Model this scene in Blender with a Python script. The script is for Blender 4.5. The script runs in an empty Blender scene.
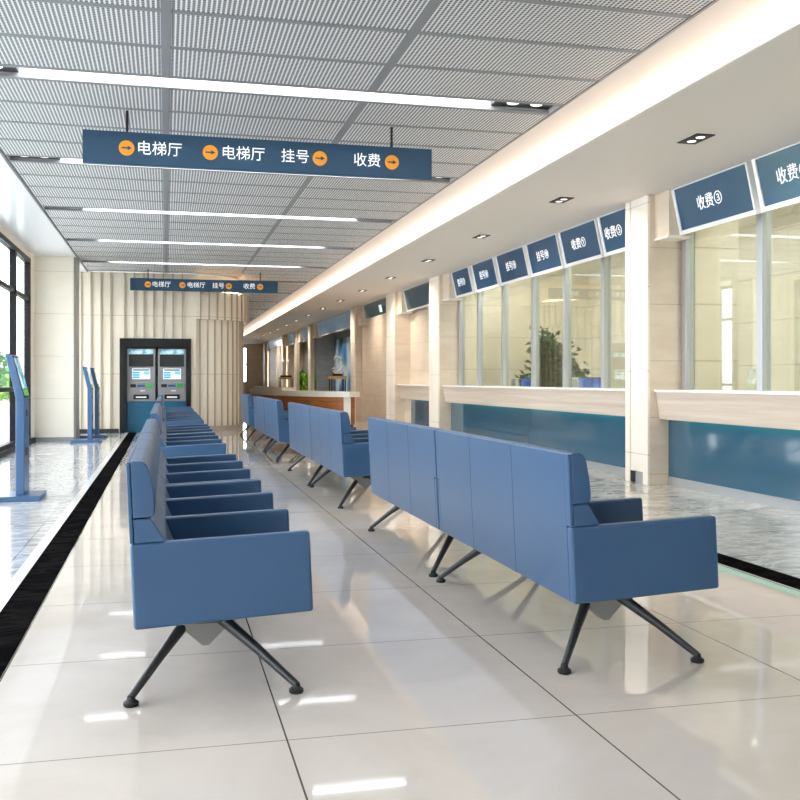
import bpy, bmesh, math, random
from mathutils import Vector, Matrix
random.seed(7)
S = bpy.context.scene
C = S.collection
PI = math.pi

# ------------------------------------------------------------------ camera
CAMH, FPX, YAW = 1.15, 970.0, math.atan(234 / 970)
cam = bpy.data.cameras.new('camera')
cam.sensor_width = 36
cam.lens = FPX / 800 * 36
cam.shift_y = -20 / 800
cam.clip_end = 300
co = bpy.data.objects.new('camera', cam)
C.objects.link(co)
co.location = (0, 0, CAMH)
co.rotation_euler = (PI / 2, 0, -YAW)
S.camera = co
S.view_settings.view_transform = 'Standard'
S.view_settings.look = 'None'
S.view_settings.gamma = 1
S.view_settings.use_curve_mapping = False
S.view_settings.exposure = 0.28
S.cycles.use_denoising = True
S.cycles.max_bounces = 10
S.cycles.diffuse_bounces = 5
S.cycles.glossy_bounces = 5
S.cycles.transparent_max_bounces = 16
S.cycles.sample_clamp_indirect = 6

# ------------------------------------------------------------------ materials
def lin(h):
    h = h.lstrip('#')
    r = []
    for i in (0, 2, 4):
        v = int(h[i:i + 2], 16) / 255
        r.append(v / 12.92 if v <= .04045 else ((v + .055) / 1.055) ** 2.4)
    return (*r, 1)

def newmat(name):
    m = bpy.data.materials.new(name)
    m.use_nodes = True
    nt = m.node_tree
    return m, nt, nt.nodes['Principled BSDF']

def mat(name, col, rough=.5, metal=0, spec=.5, emit=None, es=1, coat=0, var=.0, vscale=6, bump=0, bscale=60):
    m, nt, b = newmat(name)
    c = lin(col)
    b.inputs['Base Color'].default_value = c
    b.inputs['Roughness'].default_value = rough
    b.inputs['Metallic'].default_value = metal
    b.inputs['Specular IOR Level'].default_value = spec
    b.inputs['Coat Weight'].default_value = coat
    if emit:
        b.inputs['Emission Color'].default_value = lin(emit)
        b.inputs['Emission Strength'].default_value = es
    tc = nt.nodes.new('ShaderNodeTexCoord')
    if var:
        n = nt.nodes.new('ShaderNodeTexNoise')
        n.inputs['Scale'].default_value = vscale
        n.inputs['Detail'].default_value = 5
        nt.links.new(tc.outputs['Object'], n.inputs['Vector'])
        r = nt.nodes.new('ShaderNodeValToRGB')
        r.color_ramp.elements[0].position = .3
        r.color_ramp.elements[1].position = .7
        r.color_ramp.elements[0].color = tuple(x * (1 - var) for x in c[:3]) + (1,)
        r.color_ramp.elements[1].color = tuple(min(1, x * (1 + var)) for x in c[:3]) + (1,)
        nt.links.new(n.outputs['Fac'], r.inputs['Fac'])
        nt.links.new(r.outputs['Color'], b.inputs['Base Color'])
    if bump:
        n = nt.nodes.new('ShaderNodeTexNoise')
        n.inputs['Scale'].default_value = bscale
        nt.links.new(tc.outputs['Object'], n.inputs['Vector'])
        bp = nt.nodes.new('ShaderNodeBump')
        bp.inputs['Strength'].default_value = bump
        bp.inputs['Distance'].default_value = .002
        nt.links.new(n.outputs['Fac'], bp.inputs['Height'])
        nt.links.new(bp.outputs['Normal'], b.inputs['Normal'])
    return m

def math_n(nt, op, a, b=None):
    n = nt.nodes.new('ShaderNodeMath')
    n.operation = op
    for i, v in enumerate((a, b)):
        if v is None:
            continue
        if isinstance(v, (int, float)):
            n.inputs[i].default_value = v
        else:
            nt.links.new(v, n.inputs[i])
    return n.outputs[0]

def line_mask(nt, c, pitch, off, w):
    """1 on a joint line of width w every pitch"""
    a = math_n(nt, 'SUBTRACT', c, off - w / 2)
    a = math_n(nt, 'FLOORED_MODULO', a, pitch)
    return math_n(nt, 'LESS_THAN', a, w)

def mixc(nt, fac, a, b):
    n = nt.nodes.new('ShaderNodeMix')
    n.data_type = 'RGBA'
    for sock, v in ((n.inputs[0], fac), (n.inputs[6], a), (n.inputs[7], b)):
        if isinstance(v, (int, float)):
            sock.default_value = v
        elif isinstance(v, tuple):
            sock.default_value = v
        else:
            nt.links.new(v, sock)
    return n.outputs[2]

def ramp(nt, fac, stops):
    r = nt.nodes.new('ShaderNodeValToRGB')
    els = r.color_ramp.elements
    while len(els) < len(stops):
        els.new(.5)
    for e, (p, c) in zip(els, stops):
        e.position = p
        e.color = lin(c) if isinstance(c, str) else c
    nt.links.new(fac, r.inputs['Fac'])
    return r.outputs['Color']

def coords(nt, scale=None):
    tc = nt.nodes.new('ShaderNodeTexCoord')
    sp = nt.nodes.new('ShaderNodeSeparateXYZ')
    v = tc.outputs['Object']
    nt.links.new(v, sp.inputs[0])
    if scale:
        mp = nt.nodes.new('ShaderNodeMapping')
        mp.inputs['Scale'].default_value = scale
        nt.links.new(v, mp.inputs['Vector'])
        v = mp.outputs['Vector']
    return v, sp.outputs[0], sp.outputs[1], sp.outputs[2]

def noise(nt, v, scale, detail=6, rough=.55, dist=0):
    n = nt.nodes.new('ShaderNodeTexNoise')
    n.inputs['Scale'].default_value = scale
    n.inputs['Detail'].default_value = detail
    n.inputs['Roughness'].default_value = rough
    n.inputs['Distortion'].default_value = dist
    nt.links.new(v, n.inputs['Vector'])
    return n.outputs['Fac']

def stone(name, c0, c1, line, joints, rough=.3, nscale=(1, 1, 5), ns=2.2, coat=0):
    """joints: list of (axis, pitch, offset, width)"""
    m, nt, b = newmat(name)
    v, x, y, z = coords(nt, nscale)
    col = ramp(nt, noise(nt, v, ns, 7, .6, .4), [(.3, c0), (.7, c1)])
    mask = None
    for ax, p, o, w in joints:
        lm = line_mask(nt, (x, y, z)[ax], p, o, w)
        mask = lm if mask is None else math_n(nt, 'MAXIMUM', mask, lm)
    if mask is not None:
        col = mixc(nt, mask, col, lin(line))
    nt.links.new(col, b.inputs['Base Color'])
    b.inputs['Roughness'].default_value = rough
    b.inputs['Coat Weight'].default_value = coat
    return m

def glassmat(name, tint=(.93, .97, .94, 1), refl=1.0):
    m = bpy.data.materials.new(name)
    m.use_nodes = True
    nt = m.node_tree
    nt.nodes.clear()
    o = nt.nodes.new('ShaderNodeOutputMaterial')
    mx = nt.nodes.new('ShaderNodeMixShader')
    t = nt.nodes.new('ShaderNodeBsdfTransparent')
    t.inputs[0].default_value = tint
    g = nt.nodes.new('ShaderNodeBsdfGlossy')
    g.inputs['Roughness'].default_value = .02
    f = nt.nodes.new('ShaderNodeFresnel')
    f.inputs['IOR'].default_value = 1.45
    nt.links.new(math_n(nt, 'MULTIPLY', f.outputs[0], refl), mx.inputs[0])
    nt.links.new(t.outputs[0], mx.inputs[1])
    nt.links.new(g.outputs[0], mx.inputs[2])
    nt.links.new(mx.outputs[0], o.inputs[0])
    return m

def emat(name, col, s):
    m = bpy.data.materials.new(name)
    m.use_nodes = True
    nt = m.node_tree
    nt.nodes.clear()
    o = nt.nodes.new('ShaderNodeOutputMaterial')
    e = nt.nodes.new('ShaderNodeEmission')
    e.inputs[0].default_value = lin(col)
    e.inputs[1].default_value = s
    nt.links.new(e.outputs[0], o.inputs[0])
    return m

M = {}
M['leather'] = mat('blue_leather', '#2a5178', .40, spec=.55, bump=.08, bscale=220, var=.04, vscale=3)
_b = M['leather'].node_tree.nodes['Principled BSDF']
_b.inputs['Coat Weight'].default_value = .3
_b.inputs['Coat Roughness'].default_value = .35
M['steel_dark'] = mat('dark_steel', '#4a4b4d', .38, .75)
M['bracketgrey'] = mat('bracket_grey', '#8d8c8a', .5, .3)
M['rubber'] = mat('rubber', '#1c1c1e', .6)
M['steel'] = mat('brushed_steel', '#b9bcc0', .35, .6)
M['white'] = mat('white_paint', '#eceae6', .55)
M['soffit'] = mat('soffit_paint', '#e3dcd7', .6)
M['whitegloss'] = mat('white_gloss', '#f2f2f4', .12, coat=.3)
M['grey'] = mat('grey_bar', '#8c8e92', .45, .3)
M['housing'] = mat('light_housing', '#b4b6ba', .45)
M['joint'] = mat('ceiling_joint', '#85878b', .5)
M['darkgrey'] = mat('dark_grey', '#2b2c2e', .5)
M['black'] = mat('black_gloss', '#0d0d0e', .15)
M['blackmat'] = mat('black_matte', '#141415', .55)
M['signblue'] = mat('sign_blue', '#194461', .4, var=.05, vscale=1.5)
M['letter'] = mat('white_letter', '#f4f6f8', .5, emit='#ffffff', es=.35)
M['orange'] = mat('orange_disc', '#e8951a', .45, emit='#f2a01d', es=.12)
M['screenblue'] = mat('display_blue', '#1a4262', .18, emit='#1f5478', es=.16)
M['screenletter'] = emat('display_letter', '#ffffff', 1.1)
M['screenblank'] = mat('display_blank', '#2d4a58', .08, coat=.5, emit='#3f6474', es=.16)
M['kioskblue'] = mat('kiosk_blue', '#395d86', .3, coat=.2)
M['atmblue'] = mat('atm_blue', '#0f5f80', .3)
M['atmgrey'] = mat('atm_grey', '#9a9a9c', .38, .3)
M['led'] = emat('led_tube', '#ffffff', 12)
M['lamp'] = emat('spot_lamp', '#fffaf0', 1.6)
M['cove'] = emat('cove_led', '#fff0dc', 20)
M['teal'] = emat('teal_led', '#66f0c4', 12)
M['marble_w'] = stone('counter_stone', '#c3b2a2', '#ddd0c3', '#d9cabb', [], .3, (1, .2, 8), 2.5)
M['quartz'] = mat('white_quartz', '#f4f2ee', .2)
M['pil'] = stone('pilaster_stone', '#efe4d6', '#f6eee3', '#c9bcab', [(2, .92, .33, .008)], .3, (2, 2, .7), 2)
M['beige'] = stone('beige_stone', '#d3c2ae', '#e0d1bf', '#b9a996', [(2, .62, .12, .008), (1, 1.55, 1.2, .008)], .35, (1, 1, 4), 1.6)
M['office'] = stone('office_stone', '#ddd5c4', '#ebe4d5', '#b0a692', [(2, .62, .12, .012), (1, 1.25, .3, .010)], .5, (1, 1, 3), 1.4)
M['cream'] = stone('cream_stone', '#f6ecd9', '#fbf4e4', '#d6cbb9', [(2, .8, .0, .008)], .3, (1, 1, 2), 1.2)
M['slat'] = stone('slat_panel', '#e6dac6', '#f2e8d8', '#c2b5a0', [(2, 1.28, .0, .012)], .22, (3, 3, .4), 2.5, coat=.15)
M['rib'] = mat('rib_metal', '#b5aa9a', .4, .1)
M['greywall'] = stone('grey_concrete', '#85898c', '#9b9fa2', '#73777a', [], .6, (2, 2, 6), 3)
M['wood'] = stone('warm_wood', '#8a4f27', '#c07a40', '#5a3116', [(2, .16, .0, .006)], .35, (1, 1, 14), 2.5)
M['woodlight'] = stone('light_wood', '#c79a63', '#e0b982', '#c79a63', [], .4, (1, 1, 9), 3)
M['leaf'] = mat('leaf', '#2f6b35', .5, var=.35, vscale=4)
M['leafdark'] = mat('leaf_dark', '#1c4a2c', .5, var=.4, vscale=5)
M['leaflime'] = mat('leaf_lime', '#86b53c', .5, var=.35, vscale=6)
M['bark'] = mat('bark', '#4c3a2a', .8, var=.2)
M['pot'] = mat('pot_white', '#dcdad4', .35)
M['glass'] = glassmat('office_glass', (.93, .965, .925, 1), .6)
M['wglass'] = glassmat('window_glass', (.97, .98, .98, 1), .15)
M['blackframe'] = mat('black_frame', '#0b0b0c', .45, 0, spec=.2)
M['counterglass'] = mat('blue_glass', '#2e5c76', .12, coat=.6, var=.05, vscale=.8)
M['paving'] = mat('paving', '#cfd2cf', .8, var=.1, vscale=1)
M['grass'] = mat('lawn', '#7fae4a', .9, var=.3, vscale=2)

# floor tiles
def floor_mat():
    m, nt, b = newmat('beige_tile')
    v, x, y, z = coords(nt)
    col = ramp(nt, noise(nt, v, 1.6, 8, .62, .6), [(.25, '#c5bab0'), (.55, '#cfc5bc'), (.8, '#d8cfc8')])
    lx = line_mask(nt, x, .992, .376, .006)
    ly = line_mask(nt, y, 1.06, 3.096, .006)
    col = mixc(nt, ly, col, lin('#8f8981'))
    col = mixc(nt, lx, col, lin('#5b554e'))
    nt.links.new(col, b.inputs['Base Color'])
    b.inputs['Roughness'].default_value = .035
    b.inputs['Specular IOR Level'].default_value = .5
    return m
M['floor'] = floor_mat()

def marble(name, c, vein, joint, px, ox, py, oy, rough=.1, spec=.5):
    m, nt, b = newmat(name)
    v, x, y, z = coords(nt, (1.0, 1.9, 1))
    base = ramp(nt, noise(nt, v, 2.0, 8, .65, 1.2), c)
    f = noise(nt, v, 1.7, 6, .6, 2.2)
    a = math_n(nt, 'ABSOLUTE', math_n(nt, 'SUBTRACT', f, .5))
    vm = math_n(nt, 'LESS_THAN', a, .012)
    soft = ramp(nt, a, [(0, (1, 1, 1, 1)), (.06, (0, 0, 0, 1))])
    col = mixc(nt, math_n(nt, 'MULTIPLY', soft, .6), base, lin(vein))
    lm = math_n(nt, 'MAXIMUM', line_mask(nt, x, px, ox, .006), line_mask(nt, y, py, oy, .006))
    col = mixc(nt, lm, col, lin(joint))
    nt.links.new(col, b.inputs['Base Color'])
    b.inputs['Roughness'].default_value = rough
    b.inputs['Specular IOR Level'].default_value = spec
    return m
M['marble'] = marble('grey_marble', [(.3, '#8d8f93'), (.5, '#aaacb0'), (.72, '#c9cbce')], '#e6e6e6', '#76777a', .8, -.95, 1.6, .4)
M['marble_r'] = marble('warm_grey_marble', [(.3, '#8f8c86'), (.5, '#aeaaa3'), (.72, '#cfcac2')], '#ece5da', '#75716b', .9, 3.57, 1.6, .4)
M['nero'] = marble('black_marble', [(.3, '#0a0a0b'), (.6, '#101012'), (.8, '#232020')], '#25221f', '#0a0a0b', 5, 20, 1.06, 3.096, .4, .0)

def perf():
    m, nt, b = newmat('perforated_panel')
    v, x, y, z = coords(nt)
    p = .031
    def fr(c, off):
        a = math_n(nt, 'FLOORED_MODULO', math_n(nt, 'ADD', c, off), p)
        return math_n(nt, 'SUBTRACT', a, p / 2)
    fx, fy = fr(x, .0), fr(y, .0)
    ax = math_n(nt, 'ABSOLUTE', fx)
    ay = math_n(nt, 'ABSOLUTE', fy)
    inx = math_n(nt, 'LESS_THAN', ax, .0092)
    iny = math_n(nt, 'LESS_THAN', ay, .0120)
    hole = math_n(nt, 'MULTIPLY', inx, iny)
    col = mixc(nt, hole, lin('#ebecee'), lin('#55565a'))
    nt.links.new(col, b.inputs['Base Color'])
    b.inputs['Roughness'].default_value = .55
    return m
M['perf'] = perf()

def artmat():
    m, nt, b = newmat('abstract_art')
    v, x, y, z = coords(nt)
    w = nt.nodes.new('ShaderNodeTexWave')
    w.inputs['Scale'].default_value = .55
    w.inputs['Distortion'].default_value = 9
    w.inputs['Detail'].default_value = 2
    w.inputs['Detail Scale'].default_value = .7
    nt.links.new(v, w.inputs['Vector'])
    col = ramp(nt, w.outputs['Fac'], [(.1, '#14365f'), (.45, '#3a7fc0'), (.7, '#66a6dc'), (.95, '#cfe6f6')])
    nt.links.new(col, b.inputs['Base Color'])
    b.inputs['Roughness'].default_value = .3
    return m
M['art'] = artmat()

def screenshow(name, stops, scale):
    m, nt, b = newmat(name)
    v, x, y, z = coords(nt)
    col = ramp(nt, noise(nt, v, scale, 3), stops)
    nt.links.new(col, b.inputs['Base Color'])
    nt.links.new(col, b.inputs['Emission Color'])
    b.inputs['Emission Strength'].default_value = .55
    b.inputs['Roughness'].default_value = .1
    return m
M['kscreen'] = screenshow('kiosk_screen', [(.35, '#1d5c86'), (.5, '#7cc3d6'), (.62, '#eaf6f7')], 5)
M['kgreen'] = mat('kiosk_green', '#4fae3c', .2, emit='#4fae3c', es=.4)
M['atmui'] = mat('atm_ui_light', '#dff0f6', .2, emit='#dff0f6', es=.6)
M['atmuib'] = mat('atm_ui_blue', '#4d9cc0', .2, emit='#4d9cc0', es=.5)
M['atmsign'] = screenshow('atm_header', [(.35, '#3c7d9c'), (.6, '#bfe0ea')], 9)
M['atmgreen'] = mat('atm_green', '#2f9a3f', .3, emit='#2f9a3f', es=.25)
M['atmkey'] = mat('atm_key', '#2d5c93', .4)
M['monblue'] = screenshow('monitor_blue', [(.3, '#123a86'), (.55, '#2f6fd0'), (.75, '#9fd0ff')], 4)

# ------------------------------------------------------------------ mesh helpers
def BM():
    return bmesh.new()

def box(bm, x0, x1, y0, y1, z0, z1, bev=0, seg=2):
    r = bmesh.ops.create_cube(bm, size=1)
    vs = r['verts']
    for v in vs:
        v.co = Vector((x0 + (v.co.x + .5) * (x1 - x0), y0 + (v.co.y + .5) * (y1 - y0), z0 + (v.co.z + .5) * (z1 - z0)))
    if bev:
        es = list({e for v in vs for e in v.link_edges})
        bmesh.ops.bevel(bm, geom=es, offset=bev, segments=seg, profile=.5, affect='EDGES')
    return bm

def prism(bm, poly, a0, a1, axis='y', bev=0, seg=2):
    """extrude a 2D outline. axis y: poly in (x,z); axis z: poly in (x,y); axis x: poly in (y,z)"""
    def P(p, a):
        if axis == 'y': return (p[0], a, p[1])
        if axis == 'z': return (p[0], p[1], a)
        return (a, p[0], p[1])
    A = [bm.verts.new(P(p, a0)) for p in poly]
    B = [bm.verts.new(P(p, a1)) for p in poly]
    n = len(poly)
    fs = [bm.faces.new(A), bm.faces.new(B[::-1])]
    for i in range(n):
        j = (i + 1) % n
        fs.append(bm.faces.new((A[i], B[i], B[j], A[j])))
    bmesh.ops.recalc_face_normals(bm, faces=fs)
    if bev:
        es = list({e for f in fs for e in f.edges})
        bmesh.ops.bevel(bm, geom=es, offset=bev, segments=seg, profile=.5, affect='EDGES')
    return bm

def tube(bm, pts, rads, n=12, cap=True, flat=1.0):
    rings = []
    pts = [Vector(p) for p in pts]
    up = Vector((0, 0, 1))
    for i, p in enumerate(pts):
        t = (pts[min(i + 1, len(pts) - 1)] - pts[max(i - 1, 0)]).normalized()
        a = t.cross(up)
        if a.length < 1e-3:
            a = t.cross(Vector((0, 1, 0)))
        a.normalize()
        b = t.cross(a).normalized()
        r = rads[i] if isinstance(rads, (list, tuple)) else rads
        rings.append([bm.verts.new(p + a * (r * flat * math.cos(2 * PI * k / n)) + b * (r * math.sin(2 * PI * k / n))) for k in range(n)])
    for r0, r1 in zip(rings, rings[1:]):
        for k in range(n):
            bm.faces.new((r0[k], r0[(k + 1) % n], r1[(k + 1) % n], r1[k]))
    if cap:
        bm.faces.new(rings[0][::-1])
        bm.faces.new(rings[-1])
    return bm

def lathe(bm, prof, cx=0, cy=0, n=24):
    rings = [[bm.verts.new((cx + r * math.cos(2 * PI * k / n), cy + r * math.sin(2 * PI * k / n), z)) for k in range(n)] for r, z in prof]
    for r0, r1 in zip(rings, rings[1:]):
        for k in range(n):
            bm.faces.new((r0[k], r0[(k + 1) % n], r1[(k + 1) % n], r1[k]))
    bm.faces.new(rings[0][::-1])
    bm.faces.new(rings[-1])
    return bm

def obj(name, bm, m, parent=None, smooth=False, loc=None):
    bmesh.ops.recalc_face_normals(bm, faces=bm.faces[:])
    me = bpy.data.meshes.new(name)
    bm.to_mesh(me)
    bm.free()
    me.materials.append(M[m] if isinstance(m, str) else m)
    if smooth:
        for p in me.polygons:
            p.use_smooth = True
        try:
            me.set_sharp_from_angle(angle=math.radians(smooth if smooth is not True else 40))
        except Exception:
            pass
    o = bpy.data.objects.new(name, me)
    C.objects.link(o)
    if m == 'leather':
        wn = o.modifiers.new('wn', 'WEIGHTED_NORMAL')
        wn.keep_sharp = True
        wn.weight = 100
    if parent:
        o.parent = parent
    if loc:
        o.location = loc
    return o

def struct(name, bm, m, parent=None, smooth=False):
    o = obj(name, bm, m, parent, smooth)
    if not parent:
        o['kind'] = 'structure'
    return o

def thing(name, label, cat, loc=(0, 0, 0), rot=(0, 0, 0), group=None):
    o = bpy.data.objects.new(name, None)
    o.empty_display_size = .2
    C.objects.link(o)
    o.location = loc
    o.rotation_euler = rot
    tag(o, label, cat, group)
    return o

def tag(o, label, cat, group=None):
    o['label'] = label
    o['category'] = cat
    if group:
        o['group'] = group
    return o

def dup(root, loc, label, rot=None):
    r = root.copy()
    C.objects.link(r)
    r.location = loc
    if rot: r.rotation_euler = rot
    r['label'] = label
    for ch in list(root.children):
        c = ch.copy()
        C.objects.link(c)
        c.parent = r
        for g in list(ch.children):
            d = g.copy()
            C.objects.link(d)
            d.parent = c
    return r

def text(body, size, m, parent, loc, name='lettering', depth=.003, align='LEFT', rot=(PI / 2, 0, 0)):
    """flat letters; local x right, z up, facing -y"""
    cu = bpy.data.curves.new('t', 'FONT')
    cu.body = body
    cu.size = size
    cu.align_x = align
    cu.align_y = 'CENTER'
    cu.extrude = depth / 2
    t = bpy.data.objects.new('t', cu)
    C.objects.link(t)
    bpy.context.view_layer.update()
    me = bpy.data.meshes.new_from_object(t.evaluated_get(bpy.context.evaluated_depsgraph_get()))
    bpy.data.objects.remove(t)
    me.name = name
    me.materials.clear()
    me.materials.append(M[m])
    me.transform(Matrix.Rotation(PI / 2, 4, 'X'))
    o = bpy.data.objects.new(name, me)
    C.objects.link(o)
    o.parent = parent
    o.location = loc
    return o

# plan position of an image column on a plane X = const (used to set spacings)
_c, _s = math.cos(YAW), math.sin(YAW)
def Yx(px, X):
    r = (px - 400) / FPX
    return X * (_c - r * _s) / (r * _c + _s)

# ------------------------------------------------------------------ setting: floor
Y0, Y1 = -4.0, 55.0
def slab(name, x0, x1, y0, y1, z0, z1, m):
    return struct(name, box(BM(), x0, x1, y0, y1, z0, z1), m)

slab('floor', -.62, 3.375, Y0, Y1, -.1, 0, 'floor')
slab('floor', -2.6, -.87, Y0, 22.6, -.1, 0, 'marble')
slab('floor', 3.57, 8.3, Y0, Y1, -.1, 0, 'marble_r')
slab('trim_1', -.80, -.62, Y0, 22.6, -.1, 0, 'nero')
slab('trim_2', -.87, -.80, Y0, 22.6, -.1, 0, mat('white_marble', '#e6e4e0', .12))
slab('trim_3', 3.375, 3.57, Y0, Y1, -.1, 0, 'nero')

# ------------------------------------------------------------------ setting: ceiling
CZ = 3.5
XL, XR = -1.64, 3.30
slab('ceiling', -2.6, 8.3, Y0, Y1, 3.78, 3.9, 'white')
slab('ceiling', -2.6, XL - .02, Y0, 22.6, CZ - .02, 3.78, mat('left_soffit', '#eef0f4', .25))
slab('ceiling', XR + .02, 5.6, Y0, Y1, CZ, 3.78, 'soffit')
slab('ceiling', 3.5, 5.6, Y0, Y1, 3.175, 3.184, 'soffit')
slab('trim_5', XL - .02, XL, Y0, 22.6, CZ - .012, 3.7, 'grey')
slab('trim_6', XR, XR + .02, Y0, Y1, CZ - .006, 3.7, 'grey')
LY = [4.82 + 3.06 * k for k in range(6)]
GAP, PW = .30, .69
panel_root = None
def panel(x0, x1, y0, y1, first=[None]):
    bm = box(BM(), x0, x1, y0, y1, CZ, CZ + .02)
    o = obj('ceiling_panel', bm, 'perf', tray)
    return o
# upper backing tray of dark grey that shows in the joints between panels
tray = slab('ceiling', XL, XR, Y0, 4.66, CZ, CZ + .05, 'perf')
for k in range(17):
    ya = 4.82 + 3.06 * k + GAP / 2
    yb = ya + 2.76
    last = min(yb, Y1)
    if ya > Y1: break
    x0 = XL if k < 6 else 1.62
    b = BM()
    box(b, x0, XR, ya, last, CZ + .022, CZ + .05)
    obj('backing', b, 'joint', tray)
xs = [(XL + .005, -.03), (.03, 1.595), (1.645, XR - .005)]
for k in range(11):
    for q in range(4):
        ya = 4.97 + 3.06 * k + q * PW
        if ya > 36: break
        for i, (xa, xb) in enumerate(xs):
            if k >= 6 and i < 2: continue
            if k == 5 and i < 2 and ya + PW > 22.3: continue
            panel(xa, xb, ya + .024, ya + PW - .024)
M['gridbar'] = mat('grid_bar', '#85888d', .5)
gb = BM()
for k in range(11):
    for q in range(5):
        y = 4.97 + 3.06 * k + q * PW
        if y > 36: break
        box(gb, XL if k < 5 or (k == 5 and y < 21.9) else 1.62, XR, y - .028, y + .028, CZ - .003, CZ + .02)
    y0, y1 = 4.97 + 3.06 * k, 4.97 + 3.06 * k + 4 * PW
    for X in (0, 1.62):
        if (k > 5 and X == 0) or y0 > 36: continue
        box(gb, X - .034, X + .034, y0, min(y1, 22.0) if X == 0 else y1, CZ - .004, CZ + .02)
struct('ceiling', gb, 'gridbar')

# linear lights between the panel bays
names = ['just over the camera', 'nearest in view, before the first blue hanging sign', 'just behind the first blue hanging sign',
         'third bright line beyond the near sign', 'second bright line before the far hanging sign', 'farthest, next to the far hanging sign']
def linear_light(y, label):
    t = thing('linear_ceiling_light', label, 'ceiling light', ((XL + XR) / 2, y, CZ), (0, 0, 0), 'linear lights across the ceiling')
    hw = (XR - XL) / 2 - .01
    g = GAP / 2 - .005
    b = BM()
    box(b, -hw, hw, -g, -g + .012, 0, .12)
    box(b, -hw, hw, g - .012, g, 0, .12)
    box(b, -hw, hw, -g, g, .12, .135)
    box(b, -hw, -hw + .012, -g, g, 0, .12)
    box(b, hw - .012, hw, -g, g, 0, .12)
    obj('housing', b, 'housing', t)
    b = BM()
    box(b, -1.93, 1.9, -g + .014, g - .014, .075, .118, .008)
    obj('diffuser', b, 'led', t)
    for sx in (-1, 1):
        xa, xb = (-hw + .014, -1.94) if sx < 0 else (1.91, hw - .014)
        tr = obj('end_tray', box(BM(), xa, xb, -g + .014, g - .014, .035, .118), 'darkgrey', t)
        for q in (.3, .7):
            cx = xa + (xb - xa) * q
            obj('spot_lamp', lathe(BM(), [(.05, .028), (.055, .0345)], cx, 0, 16), 'lamp', tr)
    return t
for y, n in zip(LY, names):
    linear_light(y, 'white light strip across the ceiling, ' + n)

slab('trim_4', 3.92, 3.98, 1, Y1 - .1, 3.184, 3.289, 'soffit')
# cove LED lying on top of the lower soffit
cv = obj('cove_light', box(BM(), 3.93, 3.97, 1, Y1 - .1, 3.29, 3.31), 'cove')
tag(cv, 'warm white LED strip hidden in the long ceiling cove', 'cove light')

# ------------------------------------------------------------------ setting: left window wall
WX = -2.45
wy = [18.75 - 1.72 * k for k in range(14)]
slab('wall_left', -2.6, -2.40, Y0, wy[-1] - .06, 0, 3.48, 'cream')
slab('wall_left', -2.6, -2.42, wy[-1] - .06, 19.3, 3.36, 3.48, mat('window_head', '#efe2cc', .5))
slab('baseboard_left', -2.6, -2.36, Y0, 19.2, 0, .08, 'blackframe')
b = BM()
for y in wy:
    box(b, WX - .05, WX + .05, y - .06, y + .06, .08, 3.36)
for z in (1.0, 2.62):
    box(b, WX - .035, WX + .035, wy[-1], wy[0], z - .035, z + .035)
box(b, WX - .05, WX + .05, wy[-1] - .06, wy[0] + .06, 3.28, 3.36)
box(b, WX - .05, WX + .05, wy[-1] - .06, wy[0] + .06, .08, .15)
w1 = struct('window_1', b, 'blackframe')
b = BM()  # unseen window added past the column to brighten the fluted far wall
for y in (20.14, 21.9):
    box(b, WX - .05, WX + .05, y - .04, y + .04, .08, 3.48)
for z in (.08, 1.0, 2.62, 3.41):
    box(b, WX - .035, WX + .035, 20.18, 21.86, z, z + .07)
w5 = struct('added_window_5', b, 'blackframe')
for za, zb in ((.15, 1.0), (1.07, 2.62), (2.69, 3.41)):
    obj('pane', box(BM(), WX - .008, WX + .008, 20.18, 21.86, za, zb), 'wglass', w5)
for i in range(len(wy) - 1):
    for (za, zb) in ((.15, .965), (1.035, 2.585), (2.655, 3.28)):
        obj('pane', box(BM(), WX - .008, WX + .008, wy[i + 1] + .06, wy[i] - .06, za, zb), 'wglass', w1)
slab('wall_left', -2.6, -2.4, 18.81, 19.3, 0, 3.48, 'cream')
slab('wall_left', -2.6, -1.70, 19.3, 20.1, 0, 3.48, 'cream')
slab('trim_7', -1.70, -1.66, 19.32, 20.1, 0, 3.48, mat('grey_stone_edge', '#8d8a84', .4))
slab('baseboard_left', -2.42, -1.69, 19.285, 19.3, 0, .07, mat('grey_skirt', '#9a9a98', .4))
slab('wall_left', -2.6, -2.4, 21.94, 22.6, 0, 3.48, 'cream')
slab('baseboard_left', -2.6, -2.36, 20.1, 21.94, 0, .08, 'blackframe')
slab('wall_back', -2.6, 8.3, Y0 - .15, Y0, 0, 3.9, 'white')

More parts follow.
